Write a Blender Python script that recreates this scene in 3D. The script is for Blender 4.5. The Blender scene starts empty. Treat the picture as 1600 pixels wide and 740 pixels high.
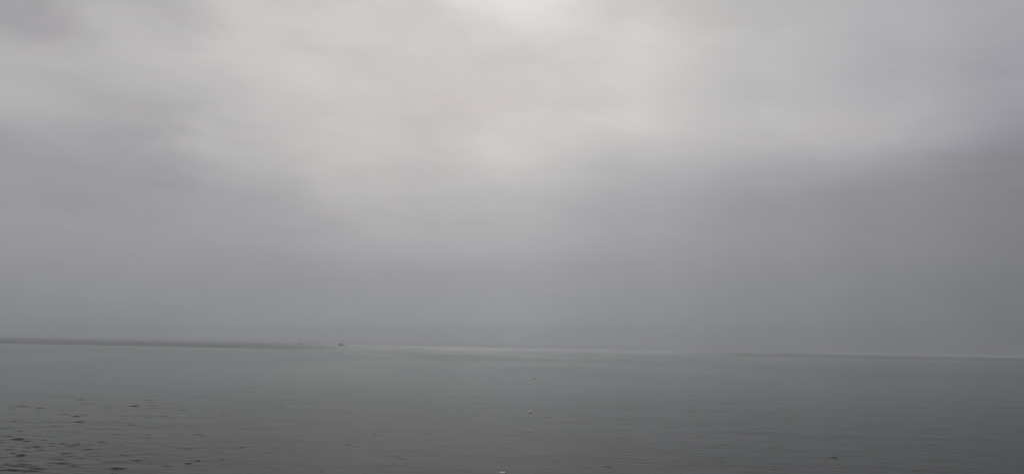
import bpy, bmesh, math, random
import numpy as np
from mathutils import Matrix, Vector
R = math.radians
scn = bpy.context.scene
col = scn.collection

# ------------------------------------------------------------------ camera
CAM_H = 3.0
PITCH, ROLL = 7.95, 1.11
cd = bpy.data.cameras.new('camera')
cd.sensor_width = 36.0
cd.lens = 18.0 / math.tan(R(33.0))
cd.clip_start = 0.1
cd.clip_end = 60000
cam = bpy.data.objects.new('camera', cd)
col.objects.link(cam)
cam.matrix_world = Matrix.Translation((0, 0, CAM_H)) @ Matrix.Rotation(R(90 + PITCH), 4, 'X') @ Matrix.Rotation(R(ROLL), 4, 'Z')
scn.camera = cam

# ------------------------------------------------------------------ exposure
scn.view_settings.view_transform = 'Standard'
scn.view_settings.look = 'None'
scn.view_settings.exposure = 0
scn.view_settings.gamma = 1
scn.view_settings.use_curve_mapping = False
scn.cycles.volume_bounces = 1
scn.cycles.use_denoising = True

# ------------------------------------------------------------------ sky: an overcast deck, brightest where the sun sits behind it
SUN_EL, SUN_AZ = 40.0, -1.0
world = bpy.data.worlds.new('World')
scn.world = world
world.use_nodes = True
wt = world.node_tree
wt.nodes.clear()

class NT:
    """small helper for node trees"""
    def __init__(s, t): s.t = t
    def n(s, typ, **kw):
        x = s.t.nodes.new(typ)
        for k, v in kw.items(): setattr(x, k, v)
        return x
    def l(s, a, b): s.t.links.new(a, b)
    def val(s, inp, v):
        if hasattr(v, 'is_output'): s.l(v, inp)
        else: inp.default_value = v
    def m(s, op, a, b=0.0, c=0.0, clamp=False):
        x = s.n('ShaderNodeMath', operation=op, use_clamp=clamp)
        for i, v in enumerate((a, b, c)): s.val(x.inputs[i], v)
        return x.outputs[0]
    def smooth(s, v, lo, hi, to0=0.0, to1=1.0):
        x = s.n('ShaderNodeMapRange', interpolation_type='SMOOTHSTEP')
        s.val(x.inputs['Value'], v)
        x.inputs['From Min'].default_value = lo; x.inputs['From Max'].default_value = hi
        x.inputs['To Min'].default_value = to0; x.inputs['To Max'].default_value = to1
        return x.outputs['Result']
    def noise(s, vec, scale, detail=3.0, rough=0.5, dist=0.0):
        x = s.n('ShaderNodeTexNoise')
        s.l(vec, x.inputs['Vector'])
        x.inputs['Scale'].default_value = scale; x.inputs['Detail'].default_value = detail
        x.inputs['Roughness'].default_value = rough; x.inputs['Distortion'].default_value = dist
        return x.outputs[0]
    def comb(s, a, b, c=0.0):
        x = s.n('ShaderNodeCombineXYZ')
        for i, v in enumerate((a, b, c)): s.val(x.inputs[i], v)
        return x.outputs[0]
    def ramp(s, fac, stops, interp='B_SPLINE'):
        x = s.n('ShaderNodeValToRGB')
        x.color_ramp.interpolation = interp
        e = x.color_ramp.elements
        while len(e) < len(stops): e.new(0.5)
        for el, (p, v) in zip(e, stops):
            el.position = p
            el.color = (v, v, v, 1) if not isinstance(v, tuple) else (*v, 1)
        s.l(fac, x.inputs[0])
        return x.outputs[0]
    def mix(s, fac, a, b):
        x = s.n('ShaderNodeMix', data_type='FLOAT')
        s.val(x.inputs[0], fac); s.val(x.inputs[2], a); s.val(x.inputs[3], b)
        return x.outputs[0]
    def mixc(s, fac, a, b, blend='MIX'):
        x = s.n('ShaderNodeMix', data_type='RGBA', blend_type=blend)
        s.val(x.inputs[0], fac); s.val(x.inputs[6], a); s.val(x.inputs[7], b)
        return x.outputs[2]

W = NT(wt)
tc = W.n('ShaderNodeTexCoord')
gen = tc.outputs['Generated']
sep = W.n('ShaderNodeSeparateXYZ'); W.l(gen, sep.inputs[0])
DEG = 180 / math.pi
el = W.m('MULTIPLY', W.m('ARCSINE', sep.outputs[2]), DEG)
az = W.m('MULTIPLY', W.m('ARCTAN2', sep.outputs[0], sep.outputs[1]), DEG)
# cloud billows bend the light bands
cv = W.comb(W.m('MULTIPLY', az, 0.05), W.m('MULTIPLY', el, 0.11), 3.7)
n_big = W.m('SUBTRACT', W.noise(cv, 1.1, 4.0, 0.5, 0.3), 0.5)
cv2 = W.comb(W.m('MULTIPLY', az, 0.06), W.m('MULTIPLY', el, 0.16), 9.1)
n_mid = W.m('SUBTRACT', W.noise(cv2, 2.2, 4.0, 0.46, 0.3), 0.5)
upper = W.smooth(el, 4.0, 13.0)
az_w = W.m('ADD', az, W.m('MULTIPLY', n_mid, 8.0))
el_w = W.m('ADD', el, W.m('MULTIPLY', W.m('MULTIPLY', n_big, upper), 3.5))
# brightness of the deck by elevation (position 0 = horizon, 1 = 45 degrees and above), for nine bearings
def E(d): return d / 60.0
DECK = {
    -33.6: [(E(0), 0.502), (E(1.0), 0.518), (E(4.9), 0.576), (E(8.8), 0.596), (E(10.7), 0.608), (E(12.6), 0.62), (E(14.5), 0.675), (E(16.4), 0.686), (E(18.3), 0.659), (E(20.1), 0.639), (E(26.1), 0.67), (E(45), 0.76), (E(60), 0.78)],
    -26.6: [(E(0), 0.506), (E(1.3), 0.525), (E(5.4), 0.588), (E(9.6), 0.612), (E(11.6), 0.62), (E(13.7), 0.643), (E(15.8), 0.698), (E(17.8), 0.733), (E(19.8), 0.737), (E(21.7), 0.706), (E(27.7), 0.707), (E(45), 0.762), (E(60), 0.78)],
    -18.5: [(E(0), 0.522), (E(1.5), 0.545), (E(5.9), 0.596), (E(10.3), 0.643), (E(12.5), 0.698), (E(14.7), 0.765), (E(16.8), 0.784), (E(19.0), 0.796), (E(21.1), 0.804), (E(23.1), 0.8), (E(29.1), 0.773), (E(45), 0.773), (E(60), 0.78)],
    -9.5: [(E(0), 0.533), (E(1.7), 0.557), (E(6.3), 0.62), (E(10.9), 0.698), (E(13.2), 0.745), (E(15.4), 0.784), (E(17.7), 0.8), (E(19.9), 0.816), (E(22.0), 0.824), (E(24.2), 0.831), (E(30.2), 0.841), (E(45), 0.801), (E(60), 0.78)],
    -0.1: [(E(0), 0.541), (E(1.9), 0.569), (E(6.6), 0.635), (E(11.2), 0.725), (E(13.5), 0.796), (E(15.8), 0.812), (E(18.1), 0.812), (E(20.3), 0.831), (E(22.5), 0.863), (E(24.7), 0.91), (E(30.7), 0.915), (E(45), 0.82), (E(60), 0.78)],
    9.3: [(E(0), 0.514), (E(2.1), 0.541), (E(6.6), 0.596), (E(11.2), 0.651), (E(13.5), 0.706), (E(15.8), 0.8), (E(18.0), 0.82), (E(20.2), 0.835), (E(22.4), 0.831), (E(24.5), 0.796), (E(30.5), 0.812), (E(45), 0.795), (E(60), 0.78)],
    18.3: [(E(0), 0.486), (E(2.2), 0.51), (E(6.6), 0.561), (E(11.0), 0.596), (E(13.2), 0.659), (E(15.4), 0.741), (E(17.5), 0.737), (E(19.7), 0.749), (E(21.8), 0.745), (E(23.8), 0.729), (E(29.8), 0.731), (E(45), 0.769), (E(60), 0.78)],
    26.4: [(E(0), 0.459), (E(2.2), 0.482), (E(6.4), 0.525), (E(10.5), 0.561), (E(12.6), 0.627), (E(14.7), 0.682), (E(16.7), 0.682), (E(18.8), 0.675), (E(20.8), 0.69), (E(22.7), 0.69), (E(28.7), 0.697), (E(45), 0.761), (E(60), 0.78)],
    33.6: [(E(0), 0.439), (E(2.2), 0.451), (E(6.1), 0.486), (E(10.0), 0.518), (E(11.9), 0.541), (E(13.9), 0.588), (E(15.8), 0.62), (E(17.7), 0.612), (E(19.5), 0.627), (E(21.4), 0.639), (E(27.4), 0.67), (E(45), 0.76), (E(60), 0.78)],
}
e01 = W.m('DIVIDE', el_w, 60.0, clamp=True)
cols = [(a, W.ramp(e01, s, 'CARDINAL')) for a, s in DECK.items()]
v = cols[0][1]
for (a0, _), (a1, c1) in zip(cols, cols[1:]):
    v = W.mix(W.smooth(az_w, a0, a1), v, c1)
# behind the viewer the deck evens out
back = W.smooth(W.m('ABSOLUTE', az), 50, 120)
v = W.mix(back, v, W.ramp(e01, [(0, .50), (.3, .60), (1, .78)]))
tex = W.m('MULTIPLY', W.m('ADD', W.m('MULTIPLY', n_mid, 0.07), W.m('MULTIPLY', n_big, 0.05)), W.smooth(el, 1.0, 16.0, 0.15, 1.0))
v = W.m('ADD', v, tex)
fine = W.m('SUBTRACT', W.noise(W.comb(W.m('MULTIPLY', az, 0.10), W.m('MULTIPLY', W.m('ADD', el, W.m('MULTIPLY', az, 0.12)), 0.34), 2.0), 2.6, 6.0, 0.55, 0.8), 0.5)
v = W.m('ADD', v, W.m('MULTIPLY', W.m('MULTIPLY', fine, 0.034), W.smooth(el, 2.0, 16.0, 0.15, 1.0)))
v = W.m('SUBTRACT', v, W.m('MULTIPLY', W.smooth(v, 0.66, 0.80), 0.028))
lin = W.m('POWER', W.m('MAXIMUM', v, 0.02), 2.2)
n_tint = W.noise(cv, 1.7, 2.0)
cool = W.smooth(az, -10, 40)
tint_dark = W.mixc(cool, (1.02, 0.987, 1.025, 1), (0.985, 0.988, 1.075, 1))
tint = W.mixc(W.smooth(v, 0.60, 0.80), tint_dark, (1.026, 0.999, 0.972, 1))
low = W.smooth(el, 1.0, 9.0, 1.0, 0.0)
tint = W.mixc(W.m('MULTIPLY', low, 0.8), tint, (0.955, 1.0, 1.075, 1))
tint = W.mixc(W.m('MULTIPLY', W.smooth(n_tint, 0.52, 0.75), W.smooth(v, 0.62, 0.75)), tint, (1.055, 0.985, 0.97, 1))
deck = W.mixc(1.0, tint, lin, 'MULTIPLY')
sky = W.n('ShaderNodeTexSky', sky_type='NISHITA')
sky.sun_disc = False
sky.sun_elevation = R(SUN_EL)
sky.sun_rotation = R(SUN_AZ)
bg_sky = W.n('ShaderNodeBackground'); W.l(sky.outputs[0], bg_sky.inputs[0]); bg_sky.inputs[1].default_value = 0.05
bg_deck = W.n('ShaderNodeBackground'); W.l(deck, bg_deck.inputs[0]); bg_deck.inputs[1].default_value = 1.0
mx = W.n('ShaderNodeMixShader'); mx.inputs[0].default_value = 0.98       # almost closed cloud cover
W.l(bg_sky.outputs[0], mx.inputs[1]); W.l(bg_deck.outputs[0], mx.inputs[2])
wo = W.n('ShaderNodeOutputWorld'); W.l(mx.outputs[0], wo.inputs[0])

# ------------------------------------------------------------------ sun, spread wide by the cloud
sd = bpy.data.lights.new('sun', 'SUN')
sd.energy = 0.5; sd.angle = R(16); sd.color = (1.0, 0.96, 0.90)
sun = bpy.data.objects.new('sun', sd); col.objects.link(sun)
sdir = Vector((math.sin(R(SUN_AZ)) * math.cos(R(SUN_EL)), math.cos(R(SUN_AZ)) * math.cos(R(SUN_EL)), math.sin(R(SUN_EL))))
sun.rotation_euler = sdir.to_track_quat('Z', 'Y').to_euler()
sun.location = sdir * 200

# ------------------------------------------------------------------ helpers
def mat(name, color, rough=0.6, var=0.15, scale=3.0, spec=0.5):
    m = bpy.data.materials.new(name); m.use_nodes = True
    t = NT(m.node_tree); b = m.node_tree.nodes['Principled BSDF']
    c = t.n('ShaderNodeTexCoord')
    nz = t.noise(c.outputs['Object'], scale, 5.0, 0.6)
    d = tuple(x * (1 - var) for x in color) + (1,); l_ = tuple(min(1, x * (1 + var)) for x in color) + (1,)
    t.l(t.mixc(nz, d, l_), b.inputs['Base Color'])
    b.inputs['Roughness'].default_value = rough
    b.inputs['Specular IOR Level'].default_value = spec
    return m
def tag(o, label=None, cat=None, group=None, kind=None):
    if label: o['label'] = label
    if cat: o['category'] = cat
    if group: o['group'] = group
    if kind: o['kind'] = kind
    return o
def link(name, bm, m, parent=None, smooth=False):
    me = bpy.data.meshes.new(name); bm.to_mesh(me); bm.free()
    me.materials.append(m)
    if smooth: me.shade_smooth()
    o = bpy.data.objects.new(name, me); col.objects.link(o)
    if parent: o.parent = parent
    return o
def empty(name, loc, rz=0.0):
    o = bpy.data.objects.new(name, None); o.empty_display_size = 0.3
    o.location = loc; o.rotation_euler = (0, 0, rz); col.objects.link(o)
    return o
def box(bm, c, s, rot=None, bev=0.0):
    M = Matrix.Translation(c) @ (rot or Matrix.Identity(4)) @ Matrix.Diagonal((*s, 1))
    r = bmesh.ops.create_cube(bm, size=1, matrix=M)
    if bev:
        es = list({e for vv in r['verts'] for e in vv.link_edges})
        bmesh.ops.bevel(bm, geom=es, offset=bev, segments=2, affect='EDGES')
def rod(bm, a, b, r0, r1=None, n=10):
    a, b = Vector(a), Vector(b); d = b - a
    M = Matrix.Translation((a + b) / 2) @ d.to_track_quat('Z', 'Y').to_matrix().to_4x4()
    bmesh.ops.create_cone(bm, cap_ends=True, segments=n, radius1=r0, radius2=r0 if r1 is None else r1, depth=d.length, matrix=M)
def lathe(bm, prof, n=20, M=None):
    """prof: (axial, radius) pairs turned about X"""
    rings = []
    for x, r in prof:
        rings.append([bm.verts.new((x, r * math.cos(2 * math.pi * k / n), r * math.sin(2 * math.pi * k / n))) for k in range(n)])
    for p, q in zip(rings, rings[1:]):
        for k in range(n):
            bm.faces.new((p[k], p[(k + 1) % n], q[(k + 1) % n], q[k]))
    bm.faces.new(rings[0][::-1]); bm.faces.new(rings[-1])
    if M: bmesh.ops.transform(bm, matrix=M, verts=bm.verts)
    bmesh.ops.recalc_face_normals(bm, faces=bm.faces)

camM = cam.matrix_world.copy()
F_PX = 800 / math.tan(R(33.0))
def on_water(px, py, dist=None):
    """world point on the sea under a photo pixel (1600 x 740); at a given distance if asked"""
    d = camM.to_3x3() @ Vector(((px - 800) / F_PX, (370 - py) / F_PX, -1))
    if dist is None:
        k = CAM_H / -d.z
    else:
        k = dist / math.hypot(d.x, d.y)
    return Vector((d.x * k, d.y * k, 0))

# ------------------------------------------------------------------ sea
rng = np.random.default_rng(11)
rr = np.concatenate([
    np.array([0.02]), np.linspace(2, 14, 9),
    np.geomspace(15.5, 46, 820),
    np.geomspace(46.3, 160, 220),
    np.geomspace(164, 42000, 56)])
naz = 800
aa = np.concatenate([np.linspace(R(-41), R(41), naz), np.linspace(R(41), R(319), 72)[1:-1]])
nr, na = len(rr), len(aa)
X = rr[:, None] * np.sin(aa)[None]; Y = rr[:, None] * np.cos(aa)[None]
Z = np.zeros_like(X)
fade = 1 / (1 + (rr / 60.0) ** 2)[:, None]
# long low swell and small chop, mostly running towards the viewer
for lam_lo, lam_hi, n, slope in ((3.5, 9, 14, 0.0016), (1.0, 3.0, 22, 0.0020), (0.35, 0.9, 24, 0.0028)):
    for _ in range(n):
        lam = rng.uniform(lam_lo, lam_hi); th = rng.normal(0.15, 0.55); k = 2 * math.pi / lam
        ph = rng.uniform(0, 7)
        cut = 1.0 if lam > 3 else (rr < 46)[:, None] * 1.0 if lam < 0.95 else (rr < 150)[:, None] * 1.0
        Z += cut * fade * slope / k * np.sin(k * (X * math.sin(th) + Y * math.cos(th)) + ph) * math.sqrt(2) * 1.2
# scattered short wavelets: small steep ridges facing the shore, thickest at the near left
def stamp(cx, cy, hw, dw, h, yaw):
    r = math.hypot(cx, cy); a = math.atan2(cx, cy)
    i0, i1 = np.searchsorted(rr, (r - hw * 2.6 - dw * 4, r + hw * 2.6 + dw * 8))
    j0, j1 = np.searchsorted(aa[:naz], (a - 2.7 * hw / r, a + 2.7 * hw / r))
    if i1 - i0 < 2 or j1 - j0 < 2: return
    x = X[i0:i1, j0:j1] - cx; y = Y[i0:i1, j0:j1] - cy
    c, s = math.cos(yaw), math.sin(yaw)
    u = x * c + y * s; v = -x * s + y * c
    v = v + 0.12 * dw * np.sin(u / hw * 5 + cx * 9) + 0.25 * u * u / hw * 0.3
    env = np.exp(-(u / hw) ** 2)
    t = v / dw
    prof = np.where(t < 0, np.exp(-(t / 0.75) ** 2), np.exp(-(t / 3.2) ** 2)) - 0.35 * np.exp(-((t + 2.0) / 1.1) ** 2)
    Z[i0:i1, j0:j1] += h * env * prof
def wl(px, py, wpx, s=1.0):
    p = on_water(px, py); r = p.length
    hw = wpx / F_PX * r * 0.62
    dw = rng.uniform(0.028, 0.050) * (r / 20)
    stamp(p.x, p.y, hw, dw, dw * rng.uniform(0.20, 0.38) * s, rng.normal(-0.02, 0.16))
for px, py, w, s in [
    (24, 727, 40, 1.2), (40, 725, 30, 1), (98, 723, 28, 1.3), (112, 725, 22, 1), (60, 731, 26, 1), (45, 735, 34, 1.2), (8, 734, 20, 1.1),
    (95, 716, 12, 1.2), (128, 714, 16, .9), (56, 697, 14, 1.3), (43, 698, 12, .9), (165, 692, 26, 1.3), (190, 694, 12, .9), (140, 694, 12, .8),
    (124, 659, 9, 1.4), (40, 678, 18, 1), (12, 681, 20, 1), (185, 731, 22, 1.4), (178, 739, 14, 1.4), (128, 739, 20, 1.2), (180, 720, 30, .9),
    (261, 727, 16, 1.2), (215, 718, 14, .9), (295, 723, 10, .9), (86, 681, 16, .7), (183, 678, 14, .8), (208, 634, 12, .8), (260, 650, 8, .9),
    (104, 646, 10, .8), (18, 666, 10, .8), (22, 658, 8, .8), (113, 659, 16, .6), (190, 653, 16, .6), (0, 714, 20, 1), (125, 729, 40, .7),
    (1455, 694, 22, .9), (1303, 714, 10, .9), (1130, 695, 10, .8), (1075, 701, 10, .8), (1211, 698, 20, .6), (1128, 720, 14, .8), (1080, 722, 10, .8),
    (1012, 722, 18, .9), (1448, 710, 10, .8), (1380, 698, 8, .9), (1520, 714, 10, .7), (1515, 701, 10, .6), (1212, 732, 14, .7), (1005, 717, 16, .7),
    (542, 694, 10, 1), (420, 706, 8, .9), (452, 702, 8, .8), (378, 698, 6, .8), (310, 719, 8, .8), (465, 726, 8, .7), (615, 712, 14, .6), (670, 710, 14, .6),
    (888, 706, 16, .5), (920, 730, 20, .6), (945, 728, 14, .6), (900, 722, 12, .6), (950, 695, 8, .8), (775, 710, 10, .5), (865, 722, 12, .5), (783, 722, 12, .5)]:
    wl(px, py, w, s)
for _ in range(3400):                   # more of the same, thinning out to the right and with distance
    px = rng.uniform(-250, 1850); py = 740 + 30 - abs(rng.normal(0, 84))
    if py < 590 or (py > 712 and px < 250 and rng.random() < 0.45): continue
    left = max(0.0, 1 - max(px, 0) / 480)
    if rng.random() > 0.2 + 0.8 * left: continue
    wl(px, py, rng.uniform(4, 10) + 8 * left * rng.random(), (rng.uniform(0.15, 0.6) + 0.5 * left * rng.random()) if left > 0.1 else rng.uniform(0.2, 0.75))
# a breeze roughens the water far out on the left; a smooth slick lies ahead
breeze = np.clip((Y - 380) / 40, 0, 1) * np.clip((-X - 0.17 * Y) / (0.14 * Y + 1), 0, 1) * np.clip((4e4 - Y) / 1e3, 0, 1)
breeze = breeze + 0.6 * np.clip((Y - 520) / 90, 0, 1) * np.clip((X - 0.20 * Y) / (0.10 * Y + 1), 0, 1)
slick = np.clip((Y - 430) / 60, 0, 1) * np.clip((3000 - Y) / 500, 0, 1) * np.clip(1.3 - np.abs(X + 0.055 * Y) / (0.058 * Y + 1), 0, 1)
V = np.stack([X, Y, Z], -1).reshape(-1, 3).astype(np.float32)
ii, jj = np.meshgrid(np.arange(nr - 1), np.arange(na), indexing='ij')
j2 = (jj + 1) % na
Q = np.stack([ii * na + jj, (ii + 1) * na + jj, (ii + 1) * na + j2, ii * na + j2], -1).reshape(-1, 4)[:, ::-1].astype(np.int32)
me = bpy.data.meshes.new('sea')
me.vertices.add(len(V)); me.vertices.foreach_set('co', V.ravel())
me.loops.add(Q.size); me.loops.foreach_set('vertex_index', Q.ravel())
me.polygons.add(len(Q)); me.polygons.foreach_set('loop_start', np.arange(0, Q.size, 4, dtype=np.int32))
me.polygons.foreach_set('loop_total', np.full(len(Q), 4, np.int32)) if False else None
me.update(calc_edges=True)
for nm, A in (('breeze', breeze), ('slick', slick)):
    at = me.attributes.new(nm, 'FLOAT', 'POINT'); at.data.foreach_set('value', A.ravel().astype(np.float32))
me.shade_smooth()
sea = bpy.data.objects.new('sea', me); col.objects.link(sea)
tag(sea, 'calm grey sea with sparse small ripples reaching the misty horizon', 'sea', kind='structure')

wm = bpy.data.materials.new('sea_water'); wm.use_nodes = True
S = NT(wm.node_tree); pb = wm.node_tree.nodes['Principled BSDF']
geo = S.n('ShaderNodeNewGeometry'); pos = geo.outputs['Position']
sp = S.n('ShaderNodeSeparateXYZ'); S.l(pos, sp.inputs[0])
br = S.n('ShaderNodeAttribute', attribute_name='breeze').outputs['Fac']
sl = S.n('ShaderNodeAttribute', attribute_name='slick').outputs['Fac']
silt = S.noise(S.comb(S.m('MULTIPLY', sp.outputs[0], .012), S.m('MULTIPLY', sp.outputs[1], .004)), 1.0, 4.0)
body = S.n('ShaderNodeBsdfDiffuse')
S.l(S.mixc(silt, (0.014, 0.018, 0.016, 1), (0.022, 0.027, 0.024, 1)), body.inputs['Color'])
gl = S.n('ShaderNodeBsdfGlossy'); gl.inputs['Color'].default_value = (0.98, 1.0, 0.98, 1)
fr = S.n('ShaderNodeFresnel'); fr.inputs['IOR'].default_value = 1.333
mxw = S.n('ShaderNodeMixShader')
S.l(S.m('MULTIPLY', S.m('POWER', fr.outputs[0], 1.35), S.m('ADD', S.m('SUBTRACT', 0.86, S.m('MULTIPLY', br, 0.26)), S.m('MULTIPLY', sl, 0.05))), mxw.inputs[0])       # turbid, slightly filmed water gives back less than a clean surface
S.l(body.outputs[0], mxw.inputs[1]); S.l(gl.outputs[0], mxw.inputs[2])
S.l(mxw.outputs[0], wm.node_tree.nodes['Material Output'].inputs['Surface'])
wm.node_tree.nodes.remove(pb)
# unresolved ripples: patches of rougher and calmer water, long and thin across the view
patch = S.noise(S.comb(S.m('MULTIPLY', sp.outputs[0], .03), S.m('MULTIPLY', sp.outputs[1], .012), 4.0), 1.0, 4.0, 0.55)
rg = S.smooth(patch, 0.3, 0.7, 0.08, 0.12)
S.l(rg, gl.inputs['Roughness'])
rip = S.noise(S.comb(S.m('MULTIPLY', sp.outputs[0], 1.6), S.m('MULTIPLY', sp.outputs[1], 3.4)), 1.0, 4.0, 0.6, 0.4)
dash = S.noise(S.comb(S.m('MULTIPLY', sp.outputs[0], 0.75), S.m('MULTIPLY', sp.outputs[1], 1.1), 7.0), 1.0, 2.0, 0.5, 0.2)
dash = S.smooth(dash, 0.66, 0.78)
hgt = S.m('ADD', S.m('MULTIPLY', rip, 0.0012), S.m('MULTIPLY', dash, 0.006))
bp = S.n('ShaderNodeBump'); S.l(S.m('SUBTRACT', 1.0, S.m('MULTIPLY', sl, 0.8)), bp.inputs['Strength']); bp.inputs['Distance'].default_value = 1.0
S.l(hgt, bp.inputs['Height']); 
for q in (gl, fr, body): S.l(bp.outputs[0], q.inputs['Normal'])
me.materials.append(wm)

# ------------------------------------------------------------------ boats and floats
M_hull = mat('tarred_planks', (0.022, 0.020, 0.018), 0.7)
M_trim = mat('weathered_wood', (0.10, 0.085, 0.07), 0.75)
M_cab = mat('dark_painted_wood', (0.035, 0.04, 0.045), 0.6)
M_roof = mat('faded_tarpaulin', (0.05, 0.055, 0.06), 0.8)
M_glass = mat('window_glass', (0.02, 0.025, 0.03), 0.1)
M_pale = mat('pale_paint', (0.55, 0.55, 0.53), 0.6)
M_net = mat('heaped_net', (0.03, 0.035, 0.03), 0.95, 0.4, 12)
M_mast = mat('mast_pole', (0.06, 0.05, 0.045), 0.7)
M_white = mat('white_plastic', (0.80, 0.81, 0.78), 0.35, 0.05)
M_foam = mat('grey_foam', (0.78, 0.78, 0.76), 0.85, 0.12, 30)
M_cap = mat('dark_plastic', (0.02, 0.022, 0.02), 0.4)
M_rope = mat('wet_rope', (0.05, 0.045, 0.035), 0.9)

def hull_bm(L, B, D, sheer_b, sheer_s, draft=0.4, n=17):
    """open wooden hull along X, bow at +X, with a real inside"""
    bm = bmesh.new(); outer = []; inner = []
    for i in range(n):
        t = i / (n - 1); x = (t - 0.5) * L
        w = B / 2 * (math.sin(math.pi * min(1, (t * 0.82 + 0.22))) ** 0.7 if t < 0.985 else 0.03)
        w = max(w, 0.04)
        top = D + sheer_b * max(0, t - 0.45) ** 2 * 3.3 + sheer_s * max(0, 0.35 - t) ** 2 * 8
        bot = -draft + (0.9 * draft + 0.3 * D) * max(0, t - 0.8) ** 2 * 18 + 0.3 * max(0, .15 - t) * 3
        def ring(k, ww):
            zb = bot + k
            return [bm.verts.new((x + (top - z) * 0 , y, z)) for y, z in
                    ((-ww, top), (-ww * .96, top * .45), (-ww * .72, zb + (top - zb) * .14), (0, zb), (ww * .72, zb + (top - zb) * .14), (ww * .96, top * .45), (ww, top))]
        outer.append(ring(0, w)); inner.append(ring(0.12, max(w - 0.07, 0.015)))
    for rs, flip in ((outer, False), (inner, True)):
        for p, q in zip(rs, rs[1:]):
            for k in range(6):
                f = (p[k], q[k], q[k + 1], p[k + 1]); bm.faces.new(f[::-1] if flip else f)
    for p, q, a, b in zip(outer, outer[1:], inner, inner[1:]):
        bm.faces.new((p[0], a[0], b[0], q[0])); bm.faces.new((p[6], q[6], b[6], a[6]))
    for e in (0, -1):
        for k in range(6): bm.faces.new((outer[e][k], outer[e][k + 1], inner[e][k + 1], inner[e][k]))
    bmesh.ops.recalc_face_normals(bm, faces=bm.faces)
    return bm

# the darker, nearer boat: low at the stern, wheelhouse forward
p = on_water(533.6, 536, 1900)
boat = empty('fishing_boat', (p.x, p.y, 0), R(180 + 4))
tag(boat, 'dark fishing boat with low stern, the darker larger one of two on the horizon', 'boat', 'boats far out on the horizon')
link('hull', hull_bm(11.0, 3.0, 1.25, 1.5, 0.7), M_hull, boat)
bm = bmesh.new()
bm.free()
for s in (-1, 1):
    bm = bmesh.new(); rod(bm, (-4.2, s * 1.15, 1.33), (1.8, s * 1.5, 1.36), 0.06); link('gunwale', bm, M_trim, boat)
bm = bmesh.new(); box(bm, (-0.6, 0, 0.75), (8.2, 2.2, 0.08)); link('deck', bm, M_trim, boat)
bm = bmesh.new(); box(bm, (1.4, 0, 1.85), (2.9, 2.0, 2.1), bev=0.08); cabin = link('wheelhouse', bm, M_cab, boat)
for s in (-1, 1):
    for x in (0.6, 1.5, 2.3):
        bm = bmesh.new(); box(bm, (x, s * 1.01, 2.3), (0.55, 0.04, 0.55)); link('window', bm, M_glass, cabin)
bm = bmesh.new(); box(bm, (1.4, 0, 2.98), (3.5, 2.5, 0.14), bev=0.05); link('roof', bm, M_roof, boat)
bm = bmesh.new(); rod(bm, (2.2, 0, 3.05), (2.25, 0, 5.4), 0.07, 0.04); rod(bm, (2.23, -0.6, 4.6), (2.23, 0.6, 4.6), 0.03); link('mast', bm, M_mast, boat)
bm = bmesh.new()
bmesh.ops.create_icosphere(bm, subdivisions=3, radius=1, matrix=Matrix.Translation((-3.3, 0, 1.25)) @ Matrix.Diagonal((1.25, 0.95, 0.85, 1)))
random.seed(3)
for vv in bm.verts: vv.co += Vector((random.uniform(-.08, .08), random.uniform(-.08, .08), random.uniform(-.1, .1)))
link('net_heap', bm, M_net, boat)
bm = bmesh.new(); box(bm, (4.15, 0, 2.05), (1.5, 0.9, 0.10), Matrix.Rotation(R(-14), 4, 'Y')); link('bow_deck', bm, M_pale, boat)
bm = bmesh.new(); box(bm, (-5.35, 0, 0.2), (0.08, 0.5, 1.6)); link('rudder', bm, M_hull, boat)

# the fainter boat, farther off, with a pole mast
p = on_water(469.8, 536, 2700)
boat2 = empty('mast_boat', (p.x, p.y, 0), R(20))
tag(boat2, 'faint small boat with one bare mast, left of the dark boat on the horizon', 'boat', 'boats far out on the horizon')
link('hull', hull_bm(9.0, 2.4, 1.0, 1.2, 0.9), M_hull, boat2)
bm = bmesh.new()
N = 12
for i, x in enumerate((-1.9, 0.9)):
    pass
pr = [(math.cos(math.pi * k / N) * 1.0, math.sin(math.pi * k / N) * 1.35) for k in range(N + 1)]
ra = [[bm.verts.new((x, y, 0.95 + z)) for y, z in pr] for x in (-2.0, 1.0)]
rb = [[bm.verts.new((x, y * .94, 0.95 + z * .95)) for y, z in pr] for x in (-2.0, 1.0)]
for k in range(N):
    bm.faces.new((ra[0][k], ra[1][k], ra[1][k + 1], ra[0][k + 1])); bm.faces.new((rb[0][k], rb[0][k + 1], rb[1][k + 1], rb[1][k]))
    for e in (0, 1): bm.faces.new((ra[e][k], ra[e][k + 1], rb[e][k + 1], rb[e][k]))
for k in (0, N): bm.faces.new((ra[0][k], ra[1][k], rb[1][k], rb[0][k]))
bmesh.ops.recalc_face_normals(bm, faces=bm.faces)
link('canopy', bm, M_roof, boat2)
bm = bmesh.new(); rod(bm, (1.6, 0, 0.2), (1.7, 0, 7.6), 0.11, 0.05); link('mast', bm, M_mast, boat2)
bm = bmesh.new()
bm.free()
for x in (-3.0, 2.6):
    bm = bmesh.new(); box(bm, (x, 0, 0.78), (0.3, 1.5, 0.06)); link('thwart', bm, M_trim, boat2)

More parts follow.
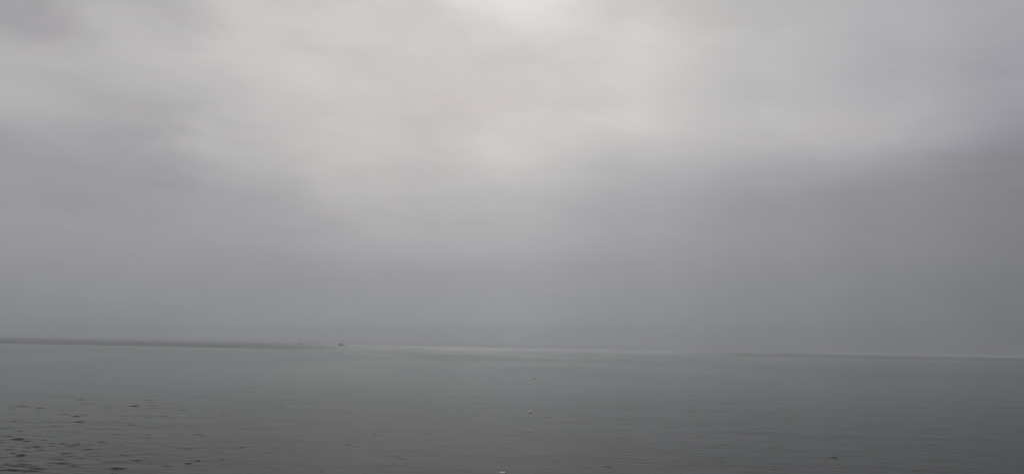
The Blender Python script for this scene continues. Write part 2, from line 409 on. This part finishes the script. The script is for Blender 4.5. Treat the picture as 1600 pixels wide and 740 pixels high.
# a small white float on the open water
def on_sea(px, py):
    p = on_water(px, py)
    i = np.searchsorted(rr, p.length); j = np.searchsorted(aa[:naz], math.atan2(p.x, p.y))
    p.z = float(Z[i, j]); return p
p = on_sea(828.5, 643.5)
fl = empty('net_float', p, R(12)); fl.scale = (.68, .68, .68)
tag(fl, 'small bright white float alone in the middle of the open water', 'float', 'small white floats on the water')
bm = bmesh.new()
lathe(bm, [(-.10, .016), (-.094, .04), (-.07, .062), (-.03, .072), (.03, .072), (.07, .062), (.094, .04), (.10, .016)], 20, Matrix.Translation((0, 0, .045)))
link('body', bm, M_white, fl, True)
bm = bmesh.new()
for k in range(9):
    a0, a1 = 2 * math.pi * k / 9, 2 * math.pi * (k + 1) / 9
    rod(bm, (.125 + .025 * math.cos(a0), .025 * math.sin(a0), .025), (.125 + .025 * math.cos(a1), .025 * math.sin(a1), .025), .007, n=6)
link('rope_eye', bm, M_rope, fl)

# a paler, farther float
p = on_sea(836, 590.5)
fl2 = empty('foam_float', p, R(-20)); fl2.scale = (.8, .8, .8)
tag(fl2, 'tiny pale grey float far behind the white one, nearest the horizon', 'float', 'small white floats on the water')
bm = bmesh.new()
lathe(bm, [(-.13, .03), (-.12, .07), (-.06, .085), (.06, .085), (.12, .07), (.13, .03)], 16, Matrix.Translation((0, 0, .045))); link('body', bm, M_foam, fl2, True)
bm = bmesh.new(); rod(bm, (-.17, 0, .045), (.17, 0, .045), .012, n=8); link('rope', bm, M_rope, fl2)

# a white bottle drifting at the near edge
p = on_sea(785, 739.3)
bt = empty('floating_bottle', p, R(5)); bt.scale = (.7, .7, .7)
tag(bt, 'white bottle with dark cap drifting at the bottom edge, nearest the viewer', 'bottle')
bm = bmesh.new()
lathe(bm, [(-.085, .020), (-.082, .030), (-.07, .033), (-.03, .031), (.0, .033), (.03, .031), (.06, .033), (.085, .024), (.098, .013), (.115, .012)], 24,
      Matrix.Translation((0, 0, .010)))
link('body', bm, M_white, bt, True)
bm = bmesh.new(); lathe(bm, [(.112, .013), (.113, .016), (.132, .016), (.134, .013)], 18, Matrix.Translation((0, 0, .010))); link('cap', bm, M_cap, bt)

# ------------------------------------------------------------------ haze over the water
hz = bmesh.new()
box(hz, (0, 0, 4.0), (90000, 90000, 14.0))     # from 3 m below the water to 11 m above it
hm = bpy.data.materials.new('haze'); hm.use_nodes = True
hm.node_tree.nodes.clear()
H = NT(hm.node_tree)
pv = H.n('ShaderNodeVolumePrincipled'); pv.inputs['Color'].default_value = (0.65, 0.672, 0.705, 1); pv.inputs['Anisotropy'].default_value = 0.5; pv.inputs['Density'].default_value = 1.5e-4
ho = H.n('ShaderNodeOutputMaterial'); H.l(pv.outputs[0], ho.inputs['Volume'])
haze = link('haze', hz, hm)
tag(haze, 'thin grey mist lying over the water', 'haze', kind='stuff')
